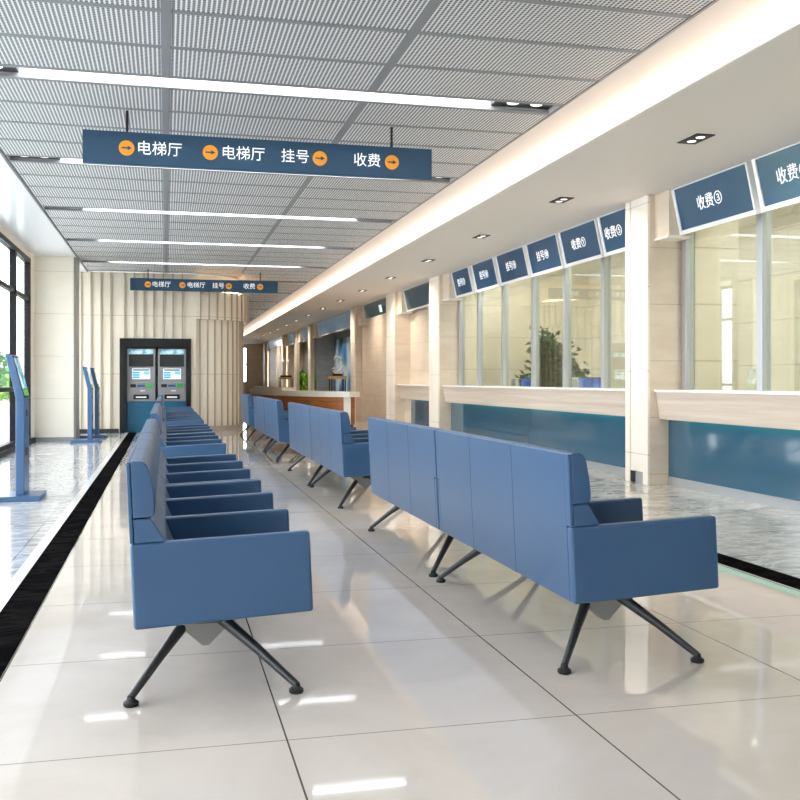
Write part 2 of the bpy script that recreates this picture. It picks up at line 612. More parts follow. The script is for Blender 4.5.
# ------------------------------------------------------------------ setting: fluted far wall with rounded end
def fluted(pts, z0, z1, name, m='slat', ribs=True, pitch=.205, parent=None, closed_top=True, thick=.12):
    """wall skin following plan points, plus thin ribs standing off it"""
    bm = BM()
    P = [Vector((p[0], p[1])) for p in pts]
    nrm = []
    for i in range(len(P)):
        t = (P[min(i + 1, len(P) - 1)] - P[max(i - 1, 0)]).normalized()
        nrm.append(Vector((t.y, -t.x)))
    outer = [p for p in P]
    inner = [p - n * thick for p, n in zip(P, nrm)]
    def V(p, z): return bm.verts.new((p.x, p.y, z))
    o0 = [V(p, z0) for p in outer]; o1 = [V(p, z1) for p in outer]
    i0 = [V(p, z0) for p in inner]; i1 = [V(p, z1) for p in inner]
    for k in range(len(P) - 1):
        bm.faces.new((o0[k], o0[k + 1], o1[k + 1], o1[k]))
        bm.faces.new((i0[k], i1[k], i1[k + 1], i0[k + 1]))
        bm.faces.new((o1[k], o1[k + 1], i1[k + 1], i1[k]))
        bm.faces.new((o0[k], i0[k], i0[k + 1], o0[k + 1]))
    bm.faces.new((o0[0], o1[0], i1[0], i0[0]))
    bm.faces.new((o0[-1], i0[-1], i1[-1], o1[-1]))
    w = struct(name, bm, m, parent)
    if ribs:
        rb = BM()
        acc, nxt = 0, pitch / 2
        for k in range(len(P) - 1):
            d = (P[k + 1] - P[k]); L = d.length; t = d.normalized(); n = Vector((t.y, -t.x))
            while nxt < acc + L:
                c = P[k] + t * (nxt - acc)
                r = [c - t * .014, c + t * .014, c + t * .014 + n * .035, c - t * .014 + n * .035]
                prism(rb, [(q.x, q.y) for q in r], z0, z1, 'z')
                nxt += pitch
            acc += L
        obj('rib', rb, 'rib', w)
    return w
FY = 22.0
fluted([(-2.5, FY), (-.98, FY)], 0, 3.5, 'wall_far')
fluted([(-.98, FY), (.54, FY)], 2.06, 3.5, 'wall_far')
fluted([(.54, FY), (.65, FY)], 0, 3.5, 'wall_far', ribs=False)
def arc(r, a0=-PI / 2, a1=0, n=18, c=(.65, 23.2)):
    return [(c[0] + r * math.cos(a0 + (a1 - a0) * k / n), c[1] + r * math.sin(a0 + (a1 - a0) * k / n)) for k in range(n + 1)]
fluted(arc(1.1) + [(1.75, Y1)], .12, 2.5, 'wall_far', pitch=.17)
fluted(arc(1.22) + [(1.87, Y1)], 2.5, 3.12, 'wall_far', pitch=.19)
fluted(arc(1.02) + [(1.67, Y1)], 3.12, 3.5, 'wall_far', ribs=False)
cv2 = BM()
tube(cv2, [(p[0], p[1], 3.14) for p in arc(1.10)], .015, 8)
o = obj('cove_light', cv2, emat('cove_warm', '#ffc880', 16))
tag(o, 'warm glowing strip on top of the rounded slatted wall', 'cove light')
slab('baseboard_far', -2.4, -1.0, FY - .075, FY - .062, 0, .09, 'darkgrey')
fluted(arc(1.12) + [(1.77, Y1)], 0, .12, 'baseboard_far', m='rib', ribs=False)

# black alcove for the cash machines
b = BM()
box(b, -.98, -.84, FY - .08, FY + .7, 0, 2.06)
box(b, .44, .54, FY - .08, FY + .7, 0, 2.06)
box(b, -.84, .44, FY - .08, FY + .7, 1.86, 2.06)
box(b, -.84, .44, FY + .62, FY + .7, 0, 1.86)
struct('trim_8', b, 'black')

# ------------------------------------------------------------------ setting: right wall
SZ = 3.175
PX = 5.11
pils = [(9.66, 10.19), (18.02, 18.71), (21.77, 22.61), (26.55, 27.2), (35.14, 35.71), (39.15, 39.75), (43.6, 44.26), (51.9, 52.8)]
for i, (a, bb) in enumerate(pils):
    bm = BM()
    g = .008
    e = .11 * (bb - a) / .53
    z = SZ - .002
    box(bm, PX, PX + .03, a, a + e, 0, z, .004)             # edge strips
    box(bm, PX, PX + .03, bb - e, bb, 0, z, .004)
    box(bm, PX + .006, PX + .03, a + e + .012, bb - e - .012, .13, z, .004)  # inset centre panel
    p = struct('trim_%d' % (10 + i), bm, 'pil')
    obj('return_face', box(BM(), PX + .03, 5.62 if i < 4 else 5.26, a, bb, 0, z), 'beige', p)
    q = BM()
    box(q, PX + .012, PX + .031, a + e + .012, bb - e - .012, .002, .125)
    obj('kick_plate', q, 'steel', p)
    q = BM()
    box(q, PX + .004, PX + .03, bb - e - .014 - .1, bb - e - .014, .005, .13)
    obj('socket_box', q, 'blackmat', p)
    for ya in (a + e, bb - e - .011):
        q = BM()
        box(q, PX + .022, PX + .0315, ya, ya + .011, 0, z)
        obj('groove', q, 'grey', p)
# bulkhead above every bay with a light lower lip
slab('wall_right', 5.45, 5.62, Y0, Y1, 2.85, SZ, 'beige')
for k, (ya, yb) in enumerate([(9.345, 9.66), (17.55, 18.02), (21.367, 21.77), (25.985, 26.55), (34.325, 35.14), (38.435, 39.15), (42.855, 43.6), (51.07, 51.9)]):
    f = slab('trim_%d' % (30 + k), 5.195, 5.45, ya, yb, 2.69, SZ - .002, 'beige')
    obj('lip', box(BM(), 5.18, 5.45, ya, yb, 2.665, 2.69, .003), 'pil', f)
# solid wall pieces
def wallr(y0, y1, x=5.30, m='beige', z1=2.85, x1=5.62):
    return slab('wall_right', x, x1, y0, y1, 0, z1, m)
wallr(18.71, 21.77, 5.50)
wallr(22.61, 26.55)
slab('wall_right', 6.0, 6.1, 27.2, 35.14, 0, 2.85, 'greywall')
slab('wall_right', 5.32, 6.0, 34.95, 35.14, 0, 2.85, 'greywall')
slab('wall_right', 5.32, 6.1, 26.9, 27.2, 0, 2.85, 'greywall')
slab('ceiling', 5.62, 6.1, 27.2, 43.6, 2.85, 2.95, 'white')
slab('wall_right', 6.0, 6.1, 35.14, 39.0, 0, 2.85, 'greywall')
slab('wall_right', 6.0, 6.1, 39.0, 43.6, 0, 2.85, 'greywall')
slab('wall_right', 5.32, 6.0, 43.4, 43.6, 0, 2.85, 'beige')
wallr(44.26, 51.9)
wallr(52.8, 55)
# end of the far corridor with its window
slab('wall_far', 1.6, 4.0, Y1, Y1 + .15, 0, 3.8, 'beige')
slab('wall_far', 4.42, 5.7, Y1, Y1 + .15, 0, 3.8, 'beige')
slab('wall_far', 4.0, 4.42, Y1, Y1 + .15, 0, 1.0, 'beige')
slab('wall_far', 4.0, 4.42, Y1, Y1 + .15, 3.0, 3.8, 'beige')
b = BM()
for x in (4.0, 4.38):
    box(b, x, x + .05, Y1 - .02, Y1 + .1, 1.0, 3.0)
for z in (1.0, 2.0, 2.95):
    box(b, 4.0, 4.43, Y1 - .02, Y1 + .1, z, z + .05)
w4 = struct('window_4', b, 'blackframe')
obj('pane', box(BM(), 4.05, 4.38, Y1 + .03, Y1 + .05, 1.05, 2.95), 'wglass', w4)

# office behind the glass
slab('wall_office', 8.2, 8.35, Y0, 18.4, 0, 3.3, 'office')
slab('wall_office', 5.62, 8.2, 17.95, 18.1, 0, 3.3, 'office')
slab('wall_office', 5.62, 6.15, 9.55, 10.15, 0, 3.25, 'office')
slab('ceiling', 5.62, 8.3, Y0, 18.1, 3.25, 3.35, 'white')
for y in (5.6, 8.0, 12.0, 14.4, 16.6):
    L = bpy.data.lights.new('office_ceiling_lamp', 'AREA')
    L.shape = 'RECTANGLE'; L.size = .5; L.size_y = 1.4
    L.energy = 95
    L.color = (1, .95, .86)
    lo = bpy.data.objects.new('office_ceiling_lamp', L)
    C.objects.link(lo)
    lo.location = (5.97, y, 3.23)
    lo.rotation_euler = (0, math.radians(-28), 0)

# glazing: mullions and panes standing on the counters
GX = 5.55
def glazing(name, posts, y0, y1):
    b = BM()
    for y in posts:
        box(b, GX - .05, GX + .05, y - .045, y + .045, 1.046, 2.87, .004)
    box(b, GX - .03, GX + .03, y0, y1, 2.82, 2.87)
    w = struct(name, b, 'steel')
    ed = sorted([y0] + list(posts) + [y1])
    for a, c in zip(ed, ed[1:]):
        if c - a > .15:
            obj('pane', box(BM(), GX - .005, GX + .005, a + .047, c - .047, 1.048, 2.82), 'glass', w)
glazing('window_2', [9.58, 8.19, 6.8, 5.45, 4.1], 3.0, 9.655)
glazing('window_3', [11.61, 12.87, 14.1, 15.47, 16.8, 17.95], 10.195, 18.015)

# ------------------------------------------------------------------ service counters
def counter(y0, y1, label, by0=None, by1=None, glass_side=True, xb=5.36, xs=6.0):
    by0 = y0 if by0 is None else by0
    by1 = y1 if by1 is None else by1
    t = thing('service_counter', label, 'counter', (5.4, (y0 + y1) / 2, 0), group='service counters along the right wall')
    q = (y0 + y1) / 2
    a, c = y0 - q, y1 - q
    X = lambda x: x - 5.4
    b = BM()
    box(b, X(5.18), X(xs), a, c, 1.02, 1.045, .004)
    obj('countertop', b, 'quartz', t)
    b = BM()
    prism(b, [(X(5.20), 1.02), (X(5.25), .722), (X(5.305), .722), (X(5.305), .728), (X(5.27), .728), (X(5.27), .765), (X(xb + .06), .765), (X(xb + .06), 1.02)], a, c, 'y')
    obj('stone_front', b, 'marble_w', t)
    b = BM()
    box(b, X(xb), X(xb + .05), by0 - q, by1 - q, .095, .765)
    obj('blue_glass_panel', b, 'counterglass', t)
    b = BM()
    box(b, X(xb - .012), X(xb + .05), by0 - q, by1 - q, 0, .095)
    obj('skirting', b, 'steel', t)
    b = BM()
    box(b, X(5.273), X(5.297), by0 - q + .3, by1 - q - .3, .7285, .745)
    obj('led_strip', b, 'teal', t)
    return t
counter(3.0, 9.655, 'beige stone service counter with blue glass front, nearest the camera', xs=5.61)
counter(10.195, 18.015, 'longest stone counter with blue glass front, under six lit number screens', xs=5.61)
counter(18.715, 21.765, 'short stone counter with blue glass front before a solid beige wall', by1=21.15, xb=5.36, xs=5.495)
slab('wall_right', 5.36, 5.50, 21.155, 21.77, 0, .735, 'beige')

# staff desks behind the glass carry the monitors
for y0, y1, lab in ((4.0, 9.3, 'pale staff desk behind the nearest counter glass'), (10.6, 17.6, 'pale staff desk behind the long counter glass')):
    t = thing('staff_desk', lab, 'desk', (6.03, (y0 + y1) / 2, 0))
    h = (y1 - y0) / 2
    obj('desktop', box(BM(), -.18, .17, -h, h, .70, .74, .006), 'woodlight', t)
    for s in (-1, 1):
        obj('side_panel', box(BM(), -.17, .16, s * (h - .05) - .02, s * (h - .05) + .02, 0, .70), 'white', t)

def monitor(y, label):
    t = thing('monitor', label, 'monitor', (6.03, y, .74), (0, 0, -PI / 2 + .25), 'monitors behind the long counter')
    w, z0, z1 = .27, .13, .45
    obj('bezel', box(BM(), -w, w, 0, .03, z0, z1, .005), 'blackmat', t)
    obj('screen', box(BM(), -w + .015, w - .015, -.003, .001, z0 + .015, z1 - .015), 'monblue', t)
    obj('stand', box(BM(), -.03, .03, .03, .06, .01, .3, .004), 'blackmat', t)
    obj('foot', box(BM(), -.11, .11, -.04, .13, 0, .012, .004), 'blackmat', t)
    return t
def reader(y, label):
    t = thing('card_terminal', label, 'terminal', (6.0, y, .74), (0, 0, -PI / 2 + .2), 'white terminals beside the monitors')
    obj('base', box(BM(), -.08, .08, -.05, .08, 0, .03, .006), 'white', t)
    obj('post', box(BM(), -.03, .03, 0, .04, .03, .2, .004), 'white', t)
    obj('head', box(BM(), -.08, .08, -.02, .05, .18, .45, .01), 'white', t)
    obj('display', box(BM(), -.06, .06, -.023, -.018, .3, .42), 'steel', t)
def Ymon(px): return Yx(px, 6.03)
monitor(Ymon(590), 'monitor with a glowing blue screen behind the long counter, nearer the pilaster')
monitor(Ymon(530), 'monitor with a glowing blue screen left of the potted plant')
reader(Yx(576, 6.0) , 'white card terminal right of the potted plant, beside the nearer monitor')
reader(Yx(514, 6.0), 'white card terminal beside the farther monitor, left of the plant')

# ------------------------------------------------------------------ foliage
def leaf_cloud(bm, fn, n, l=.09, w=.035, rnd=random):
    for _ in range(n):
        p = Vector(fn())
        d = Vector((rnd.gauss(0, 1), rnd.gauss(0, 1), rnd.gauss(-.1, .7))).normalized()
        s = d.cross(Vector((rnd.gauss(0, 1), rnd.gauss(0, 1), rnd.gauss(0, 1)))).normalized()
        k = rnd.uniform(.7, 1.3)
        u = d.cross(s) * (.15 * l)
        a = bm.verts.new(p)
        b1 = bm.verts.new(p + d * l * .5 * k + s * w * k + u)
        c = bm.verts.new(p + d * l * k)
        e = bm.verts.new(p + d * l * .5 * k - s * w * k + u)
        m = bm.verts.new(p + d * l * .5 * k)
        bm.faces.new((a, b1, m)); bm.faces.new((b1, c, m)); bm.faces.new((c, e, m)); bm.faces.new((e, a, m))

PLX = 6.85
t = thing('potted_plant', 'bushy green potted plant behind the office glass of the long counter', 'plant', (PLX, Yx(555, PLX), 0))
obj('pot', lathe(BM(), [(.16, 0), (.24, .42), (.26, .42), (.26, .48), (.22, .48), (.21, .4)], n=28), 'pot', t, smooth=40)
b = BM()
ends = []
for k in range(16):
    a = random.uniform(0, 2 * PI); r = random.uniform(.15, .56); z = random.uniform(1.15, 1.95) - r * .3
    e = (r * math.cos(a), r * math.sin(a), z)
    tube(b, [(.03 * math.cos(a), .03 * math.sin(a), .4), (e[0] * .35, e[1] * .35, .4 + (z - .4) * .55), e], [.014, .009, .004], 6)
    ends.append(e)
obj('stems', b, 'bark', t, smooth=True)
b = BM()
def f():
    e = random.choice(ends); q = random.uniform(.45, 1.08)
    return (e[0] * q + random.gauss(0, .09), e[1] * q + random.gauss(0, .09), .55 + (e[2] - .55) * q + random.gauss(0, .09))
leaf_cloud(b, f, 4200, .14, .036)
obj('foliage', b, 'leafdark', t)

# ------------------------------------------------------------------ number screens over the counters
TILT = math.radians(12.5)
def screen(ya, yb, label, txt=None, m='screenblue', th=.19, group='screens above the right wall', dx=0):
    """ya far edge (left in view), yb near edge"""
    ya *= 1.04
    yb *= 1.04
    w = (ya - yb) / 2
    h = .246
    t = thing('wall_display', label, 'display', (5.262, (ya + yb) / 2, 2.926), (TILT, 0, -PI / 2), group)
    fr = .045
    b = BM()
    box(b, -w, w, 0, .1, -h, -h + fr, .003)
    box(b, -w, w, 0, .1, h - .012, h, .003)
    box(b, -w, -w + fr * 1.2, 0, .1, -h + fr, h - .012, .003)
    box(b, w - fr * .5, w, 0, .1, -h + fr, h - .012, .003)
    box(b, -w, w, .06, .1, -h, h, .003)
    obj('frame', b, 'whitegloss', t)
    obj('panel', box(BM(), -w + fr * 1.2, w - fr * .5, .012, .06, -h + fr, h - .012), m, t)
    if txt:
        o = text(txt, th, 'screenletter', t, (dx, .010, .01), align='CENTER')
    return t
scr = [
    (6.52 + 1.06, 6.28, '收费④', 'lit number screen at the right edge, nearest the camera, numbered four'),
    (8.98, 7.66, '收费③', 'lit number screen reading 收费③, right of the near pilaster'),
    (10.73, 9.81, '收费⑤', 'lit number screen reading 收费⑤, half hidden by the near pilaster'),
    (11.92, 10.79, '收费①', 'lit number screen reading 收费①, over the long counter'),
    (13.13, 11.99, '挂号⑩', 'lit number screen reading 挂号⑩ beside the one reading 收费①'),
    (14.44, 13.21, '挂号⑨', 'lit number screen reading 挂号⑨, third from the far end of its row'),
    (15.68, 14.54, '挂号⑧', 'lit number screen reading 挂号⑧, second from the far end of its row'),
    (16.87, 15.84, '挂号⑦', 'lit number screen reading 挂号⑦, farthest of its row, beside the second pilaster'),
]
for i, (a, bb, tx, lab) in enumerate(scr):
    w = a - bb
    screen(a, bb, lab, tx, 'screenblue', (.15 if i > 2 else .155) , 'lit number screens over the counters', dx=(-.15, -.03, -.14)[i] if i < 3 else -.03)
M['blank_b'] = mat('display_grey_blue', '#4d6b80', .08, coat=.5, emit='#6f95b0', es=.3)
M['blank_c'] = mat('display_pale', '#7fa0b5', .1, coat=.5, emit='#b8d4e2', es=.35)
blank = [
    (20.54, 18.0, 'blank dark teal display above the short counter', 'screenblank'),
    (24.98, 21.76, 'blank grey blue display with a white square, over the solid beige wall', 'screenblank'),
    (33.0, 26.2, 'very wide pale blue blank display above the blue wall art', 'blank_b'),
    (36.95, 34.4, 'small blank blue display above the green planter', 'blank_b'),
    (41.2, 38.25, 'small blank blue display above the pair of white sculptures', 'blank_b'),
    (49.1, 42.6, 'farthest blank pale display, beyond all the sculptures', 'blank_c'),
]
for a, bb, lab, m in blank:
    t = screen(a, bb, lab, None, m)
    if 'white square' in lab:
        obj('white_square', box(BM(), .22, .52, .009, .012, -.06, .12), 'atmui', t)

# ------------------------------------------------------------------ twin downlights in the soffit
dl_words = ['nearest, above the sign reading three', 'second, beside the near pilaster', 'third from the near end', 'fourth from the near end',
            'fifth, beside the second pilaster', 'sixth, beside the third pilaster', 'seventh, past the third pilaster', 'eighth, over the wide blank display']
for k in range(16):
    y = 4.48 + 2.845 * k
    n = k - 1
    if n < 0: lab = 'just outside the frame over the nearest counter'
    elif n < 8: lab = dl_words[n]
    else: lab = '%s of the far run' % ['ninth', 'tenth', 'eleventh', 'twelfth', 'thirteenth', 'fourteenth', 'fifteenth', 'sixteenth'][n - 8]
    t = thing('twin_downlight', 'black twin downlight in soffit, ' + lab, 'downlight', (4.32, y, SZ), group='twin downlights in the soffit')
    b = BM()
    box(b, -.085, .085, -.16, .16, -.008, 0, .002)
    obj('frame', b, 'blackmat', t)
    for s in (-1, 1):
        obj('lamp', lathe(BM(), [(.034, -.011), (.04, -.0075)], 0, s * .07, 20), 'lamp', t)
    L = bpy.data.lights.new('downlight_beam', 'SPOT')
    L.energy = 85 if k < 5 else 130
    L.color = (1, .90, .76)
    L.spot_size = math.radians(130)
    L.spot_blend = .9
    L.shadow_soft_size = .05
    lo = bpy.data.objects.new('downlight_beam', L)
    C.objects.link(lo)
    lo.parent = t
    lo.location = (.0, 0, -.03)
    lo.rotation_euler = (0, math.radians(-24), 0)

# ------------------------------------------------------------------ hanging direction signs
def hanging_sign(loc, label, z0, z1):
    t = thing('hanging_sign', label, 'sign', loc, group='blue direction signs hung from the ceiling')
    w = 1.56
    obj('board', box(BM(), -w, w, -.03, .03, z0, z1, .004), 'signblue', t)
    zc = (z0 + z1) / 2
    for x in (-1.19, 1.18):
        b = BM()
        tube(b, [(x, 0, z1), (x, 0, .0)], .012, 10)
        obj('rod', b, 'blackmat', t)
    k = (z1 - z0) / .29
    def disc(x):
        b = BM()
        tube(b, [(x, -.036, zc), (x, -.030, zc)], .066, 28)
        d = obj('arrow_disc', b, 'orange', t)
        b = BM()
        prism(b, [(x - .042, zc - .006), (x + .008, zc - .006), (x + .008, zc - .02), (x + .045, zc), (x + .008, zc + .02), (x + .008, zc + .006), (x - .042, zc + .006)], -.039, -.036, 'y')
        obj('arrow', b, 'signblue', d)
    for x in (-1.193, -.478, .502, 1.175):
        disc(x)
    sz = .131
    for s, x in (('电梯厅', -1.112), ('电梯厅', -.385), ('挂号', .147), ('收费', .81)):
        text(s, sz, 'letter', t, (x, -.0325, zc), depth=.004)
    return t
hanging_sign((.86, 8.79, CZ), 'large blue hanging sign with orange arrows and white text, nearest the camera', -.475, -.19)
hanging_sign((.82, 21.3, CZ), 'smaller looking blue hanging sign in front of the slatted far wall', -.45, -.19)

# ------------------------------------------------------------------ waiting benches
L = 1.90
def make_bench(label):
    t = thing('waiting_bench', label, 'bench', (0, 0, 0), group='blue three seat waiting benches')
    # outlines in local (x,z); y runs along the bench from 0 to L
    tA = .045
    aw = (L - tA) / 3
    ys = [k * aw for k in range(4)]
    arm = [(-.122, .58), (.505, .605), (.519, .314), (-.108, .281)]
    arm2 = [(-.06, .5825), (.505, .605), (.519, .314), (-.06, .2835)]
    for k, y in enumerate(ys):
        b = BM()
        prism(b, arm if k in (0, 3) else arm2, y, y + tA, 'y', .011, 3)
        obj('armrest', b, 'leather', t, smooth=50)
    # back shell, flush with the arms
    for k in range(3):
        ya = 0 if k == 0 else ys[k] + tA / 2
        yb = L if k == 2 else ys[k + 1] + tA / 2
        b = BM()
        prism(b, [(-.1355, .863), (-.122, .863), (-.095, .285), (-.1085, .285)], max(ya, tA - .004) + .0012, min(yb, L - tA + .004) - .0012, 'y', .003, 2)
        if k != 1:
            e0, e1 = (0, tA) if k == 0 else (L - tA, L)
            prism(b, [(-.1355, .863), (-.122, .863), (-.109, .583), (-.1222, .583)], e0 + (0 if k else .0012), e1 - (.0012 if k else 0), 'y', .003, 2)
        obj('back_panel', b, 'leather', t, smooth=50)
        b = BM()
        prism(b, [(-.121, .868), (-.082, .868), (-.066, .857), (-.055, .83), (-.043, .77), (-.037, .72), (-.037, .69), (-.045, .672), (-.112, .668)], ya + .002, yb - .002, 'y', .006, 2)
        obj('headrest_cushion', b, 'leather', t, smooth=50)
        ia = ya if k == 0 else ys[k] + tA
        ib = yb if k == 2 else ys[k + 1]
        b = BM()
        prism(b, [(-.111, .666), (-.052, .668), (-.038, .65), (-.005, .592), (-.005, .5855), (-.107, .5825)], ya + .002, yb - .002, 'y', .004, 2)
        ja, jb = ys[k] + tA + .001, ys[k + 1] - .001
        prism(b, [(-.088, .584), (-.003, .584), (.03, .50), (.05, .43), (-.075, .43)], ja, jb, 'y', .004, 2)
        obj('lumbar_cushion', b, 'leather', t, smooth=50)
        b = BM()
        prism(b, [(-.07, .425), (.05, .432), (.46, .458), (.492, .45), (.503, .43), (.508, .335), (-.068, .305)], ja, jb, 'y', .012, 3)
        obj('seat_cushion', b, 'leather', t, smooth=50)
    # under-frame
    b = BM()
    box(b, .10, .20, .12, L - .12, .262, .302, .004)
    obj('beam', b, 'steel_dark', t)
    for s in (0, 1):
        Y = (lambda v: v) if s == 0 else (lambda v: L - v)
        b = BM()
        ya, yb = sorted((Y(.25), Y(.335)))
        prism(b, [(-.02, .285), (.30, .293), (.158, .148), (.134, .148)], ya, yb, 'y', .004, 2)
        obj('bracket', b, 'bracketgrey', t)
        for foot, top in (((-.12, .07), (.115, .33)), ((.466, .08), (.17, .28))):
            b = BM()
            tube(b, [(foot[0], Y(foot[1]), .03), (foot[0] * .55 + top[0] * .45, Y(foot[1] * .55 + top[1] * .45), .145), (top[0], Y(top[1]), .275)], [.0135, .018, .026], 12)
            lg = obj('leg', b, 'steel_dark', t, smooth=True)
            b = BM()
            lathe(b, [(.024, 0), (.027, .004), (.027, .014), (.016, .022), (.013, .036)], foot[0], Y(foot[1]), 18)
            obj('foot_pad', b, 'rubber', lg, smooth=True)
    return t
bench = None
starts = [3.48, 5.40, 8.50, 10.42, 13.56, 15.48, 18.58]
where = ['first and nearest', 'second', 'third', 'fourth', 'fifth', 'sixth', 'seventh and farthest']
for row, x in (('left', 0.0), ('right', 1.64)):
    for i, y in enumerate(starts):
        if row == 'left':
            lab = 'blue leather bench in left row by black floor strip, %s from camera' % where[i]
        else:
            lab = 'blue leather bench in right row, back turned, %s from camera' % where[i]
        if bench is None:
            bench = make_bench(lab)
            bench.location = (x, y, 0)
        else:
            dup(bench, (x, y, 0), lab)

# ------------------------------------------------------------------ self-service kiosks
def make_kiosk(label):
    t = thing('self_service_kiosk', label, 'kiosk', (0, 0, 0), group='blue self service kiosks')
    # faces +x ; y width ; origin centre of base
    obj('base', box(BM(), -.22, .30, -.27, .27, 0, .05, .006), 'kioskblue', t)
    b = BM()
    prism(b, [(.07, .05), (.15, .05), (.15, .98), (.05, 1.0), (.07, .98)][:3] + [(.07, .98)], -.17, .17, 'y', .006, 2)
    col = obj('column', b, 'kioskblue', t)
    obj('slot', box(BM(), .148, .153, -.03, .03, .80, .86), 'blackmat', col)
    obj('printer_flap', box(BM(), .148, .152, -.10, .10, .42, .50), 'darkgrey', col)
    b = BM()
    prism(b, [(.075, .97), (.155, .97), (.045, 1.39), (-.02, 1.40)], -.19, .19, 'y', .006, 2)
    hd = obj('head', b, 'kioskblue', t)
    # display parallel to the sloped front
    d = Vector((.045 - .155, 0, 1.39 - .97)); u = d.normalized(); n = Vector((u.z, 0, -u.x))
    def facing(name, a0, a1, y0, y1, m, off):
        bm = BM()
        o = Vector((.155, 0, .97))
        vs = []
        for q in (0, 1):
            for a, y in ((a0, y0), (a1, y0), (a1, y1), (a0, y1)):
                vs.append(bm.verts.new(o + u * a + n * (off - .006 + .006 * q) + Vector((0, y, 0))))
        bm.faces.new(vs[4:]); bm.faces.new(vs[3::-1])
        for i in range(4):
            j = (i + 1) % 4
            bm.faces.new((vs[i], vs[j], vs[4 + j], vs[4 + i]))
        obj(name, bm, m, hd)
    facing('bezel', .012, .42, -.175, .175, 'blackmat', .002)
    facing('screen', .10, .405, -.155, .155, 'kscreen', .004)
    facing('menu_bar', .03, .095, -.155, .155, 'kgreen', .004)
    return t
k0 = make_kiosk('blue self service kiosk with a tilted lit screen, nearest, at the left edge')
k0.location = (-1.462, 10.0, 0)
dup(k0, (-1.475, 18.85, 0), 'blue self service kiosk by the white column, nearer of the far pair')
dup(k0, (-1.455, 20.40, 0), 'blue self service kiosk by the white column, farther of the far pair')

# ------------------------------------------------------------------ cash machines
def make_atm(label):
    t = thing('cash_machine', label, 'cash machine', (0, 0, 0), group='cash machines in the black alcove')
    w = .30
    obj('lower_cabinet', box(BM(), -w - .005, w + .005, 0, .5, 0, .68, .004), 'atmblue', t)
    b = BM()
    box(b, -w, -w + .035, -.02, .5, .685, 1.84, .003)
    box(b, w - .035, w, -.02, .5, .685, 1.84, .003)
    box(b, -w + .035, w - .035, -.02, .5, 1.83, 1.84)
    box(b, -w + .035, w - .035, .12, .5, 1.44, 1.83)
    prism(b, [(-.02, 1.44), (.12, 1.44), (.12, 1.0), (.0, 1.11)], -w + .035, w - .035, 'x')
    prism(b, [(-.05, 1.08), (-.02, 1.11), (.12, 1.11), (.12, .685), (-.02, .685)], -w + .035, w - .035, 'x')
    fa = obj('fascia', b, 'atmgrey', t)
    obj('header_light', box(BM(), -w + .04, w - .04, -.015, .03, 1.72, 1.825), 'atmsign', t)
    obj('hood', box(BM(), -w + .04, w - .04, .02, .119, 1.45, 1.71), 'darkgrey', t)
    sc = obj('screen', box(BM(), -.19, .19, -.03, .0, 1.17, 1.40, .003), 'atmui', t)
    obj('screen_text', box(BM(), -.17, .17, -.033, -.028, 1.355, 1.385), 'darkgrey', sc)
    for z in (1.19, 1.24, 1.29):
        obj('screen_button', box(BM(), -.18, -.03, -.033, -.028, z, z + .04), 'atmuib', sc)
    for z in (1.27, 1.31):
        obj('screen_button', box(BM(), .05, .18, -.033, -.028, z, z + .03), 'atmuib', sc)
    kp = obj('keypad', box(BM(), -.23, -.11, -.055, -.02, .99, 1.06, .003), 'blackmat', t)
    obj('card_slot', box(BM(), -.08, .08, -.053, -.02, 1.0, 1.05, .003), 'atmkey', t)
    obj('deposit_module', box(BM(), .11, .23, -.055, -.02, .98, 1.07, .004), 'atmgreen', t)
    obj('receipt_slot', box(BM(), -.02, .08, -.045, -.02, .90, .925), 'white', t)
    cd = obj('cash_dispenser', box(BM(), -.165, .165, -.045, -.0, .73, .83, .008), 'black', t)
    obj('shutter', box(BM(), -.11, .11, -.049, -.04, .755, .79), 'white', cd)
    return t
a0 = make_atm('grey and blue cash machine in the black alcove, left of the two')
a0.location = (-.53, FY + .05, 0)
dup(a0, (.13, FY + .05, 0), 'grey and blue cash machine in the black alcove, right of the two')

# ------------------------------------------------------------------ reception desk
def bez(p, t):
    a, b, c, d = [Vector(q) for q in p]
    return a * (1 - t) ** 3 + b * 3 * t * (1 - t) ** 2 + c * 3 * t * t * (1 - t) + d * t ** 3
P4 = [(2.45, 29.6), (2.5, 26.4), (3.1, 23.3), (4.25, 22.75)]
def band(off0, off1, z0, z1, t0=0, t1=1, n=24):
    bm = BM()
    pts = [bez(P4, t0 + (t1 - t0) * k / n) for k in range(n + 1)]
    A, B = [], []
    for i, p in enumerate(pts):
        t = (pts[min(i + 1, n)] - pts[max(i - 1, 0)]).normalized()
        nr = Vector((-t.y, t.x))
        if nr.x < 0 and nr.y < 0: nr = -nr
        A.append(p + nr * off0); B.append(p + nr * off1)
    prism_pts = [(q.x, q.y) for q in A] + [(q.x, q.y) for q in B[::-1]]
    V0 = [bm.verts.new((x, y, z0)) for x, y in prism_pts]
    V1 = [bm.verts.new((x, y, z1)) for x, y in prism_pts]
    m = len(prism_pts)
    for i in range(n):
        j = m - 1 - i
        bm.faces.new((V1[i], V1[i + 1], V1[j - 1], V1[j]))
        bm.faces.new((V0[i], V0[j], V0[j - 1], V0[i + 1]))
    for i in range(m):
        j = (i + 1) % m
        bm.faces.new((V0[i], V0[j], V1[j], V1[i]))
    for v in bm.verts:
        v.co -= Vector((3.2, 25.5, 0))
    return bm
t = thing('reception_desk', 'curved reception desk with white top and warm wood front', 'desk', (3.2, 25.5, 0))
obj('wood_front', band(.05, .6, .06, .74, 0, .96), 'wood', t)
obj('plinth', band(.1, .55, 0, .06, 0, .95), 'darkgrey', t)
obj('worktop', band(0, .75, .74, .87), 'quartz', t)
obj('raised_shelf', band(.12, .5, .87, .95, .02, .45), 'quartz', t)
b = BM()
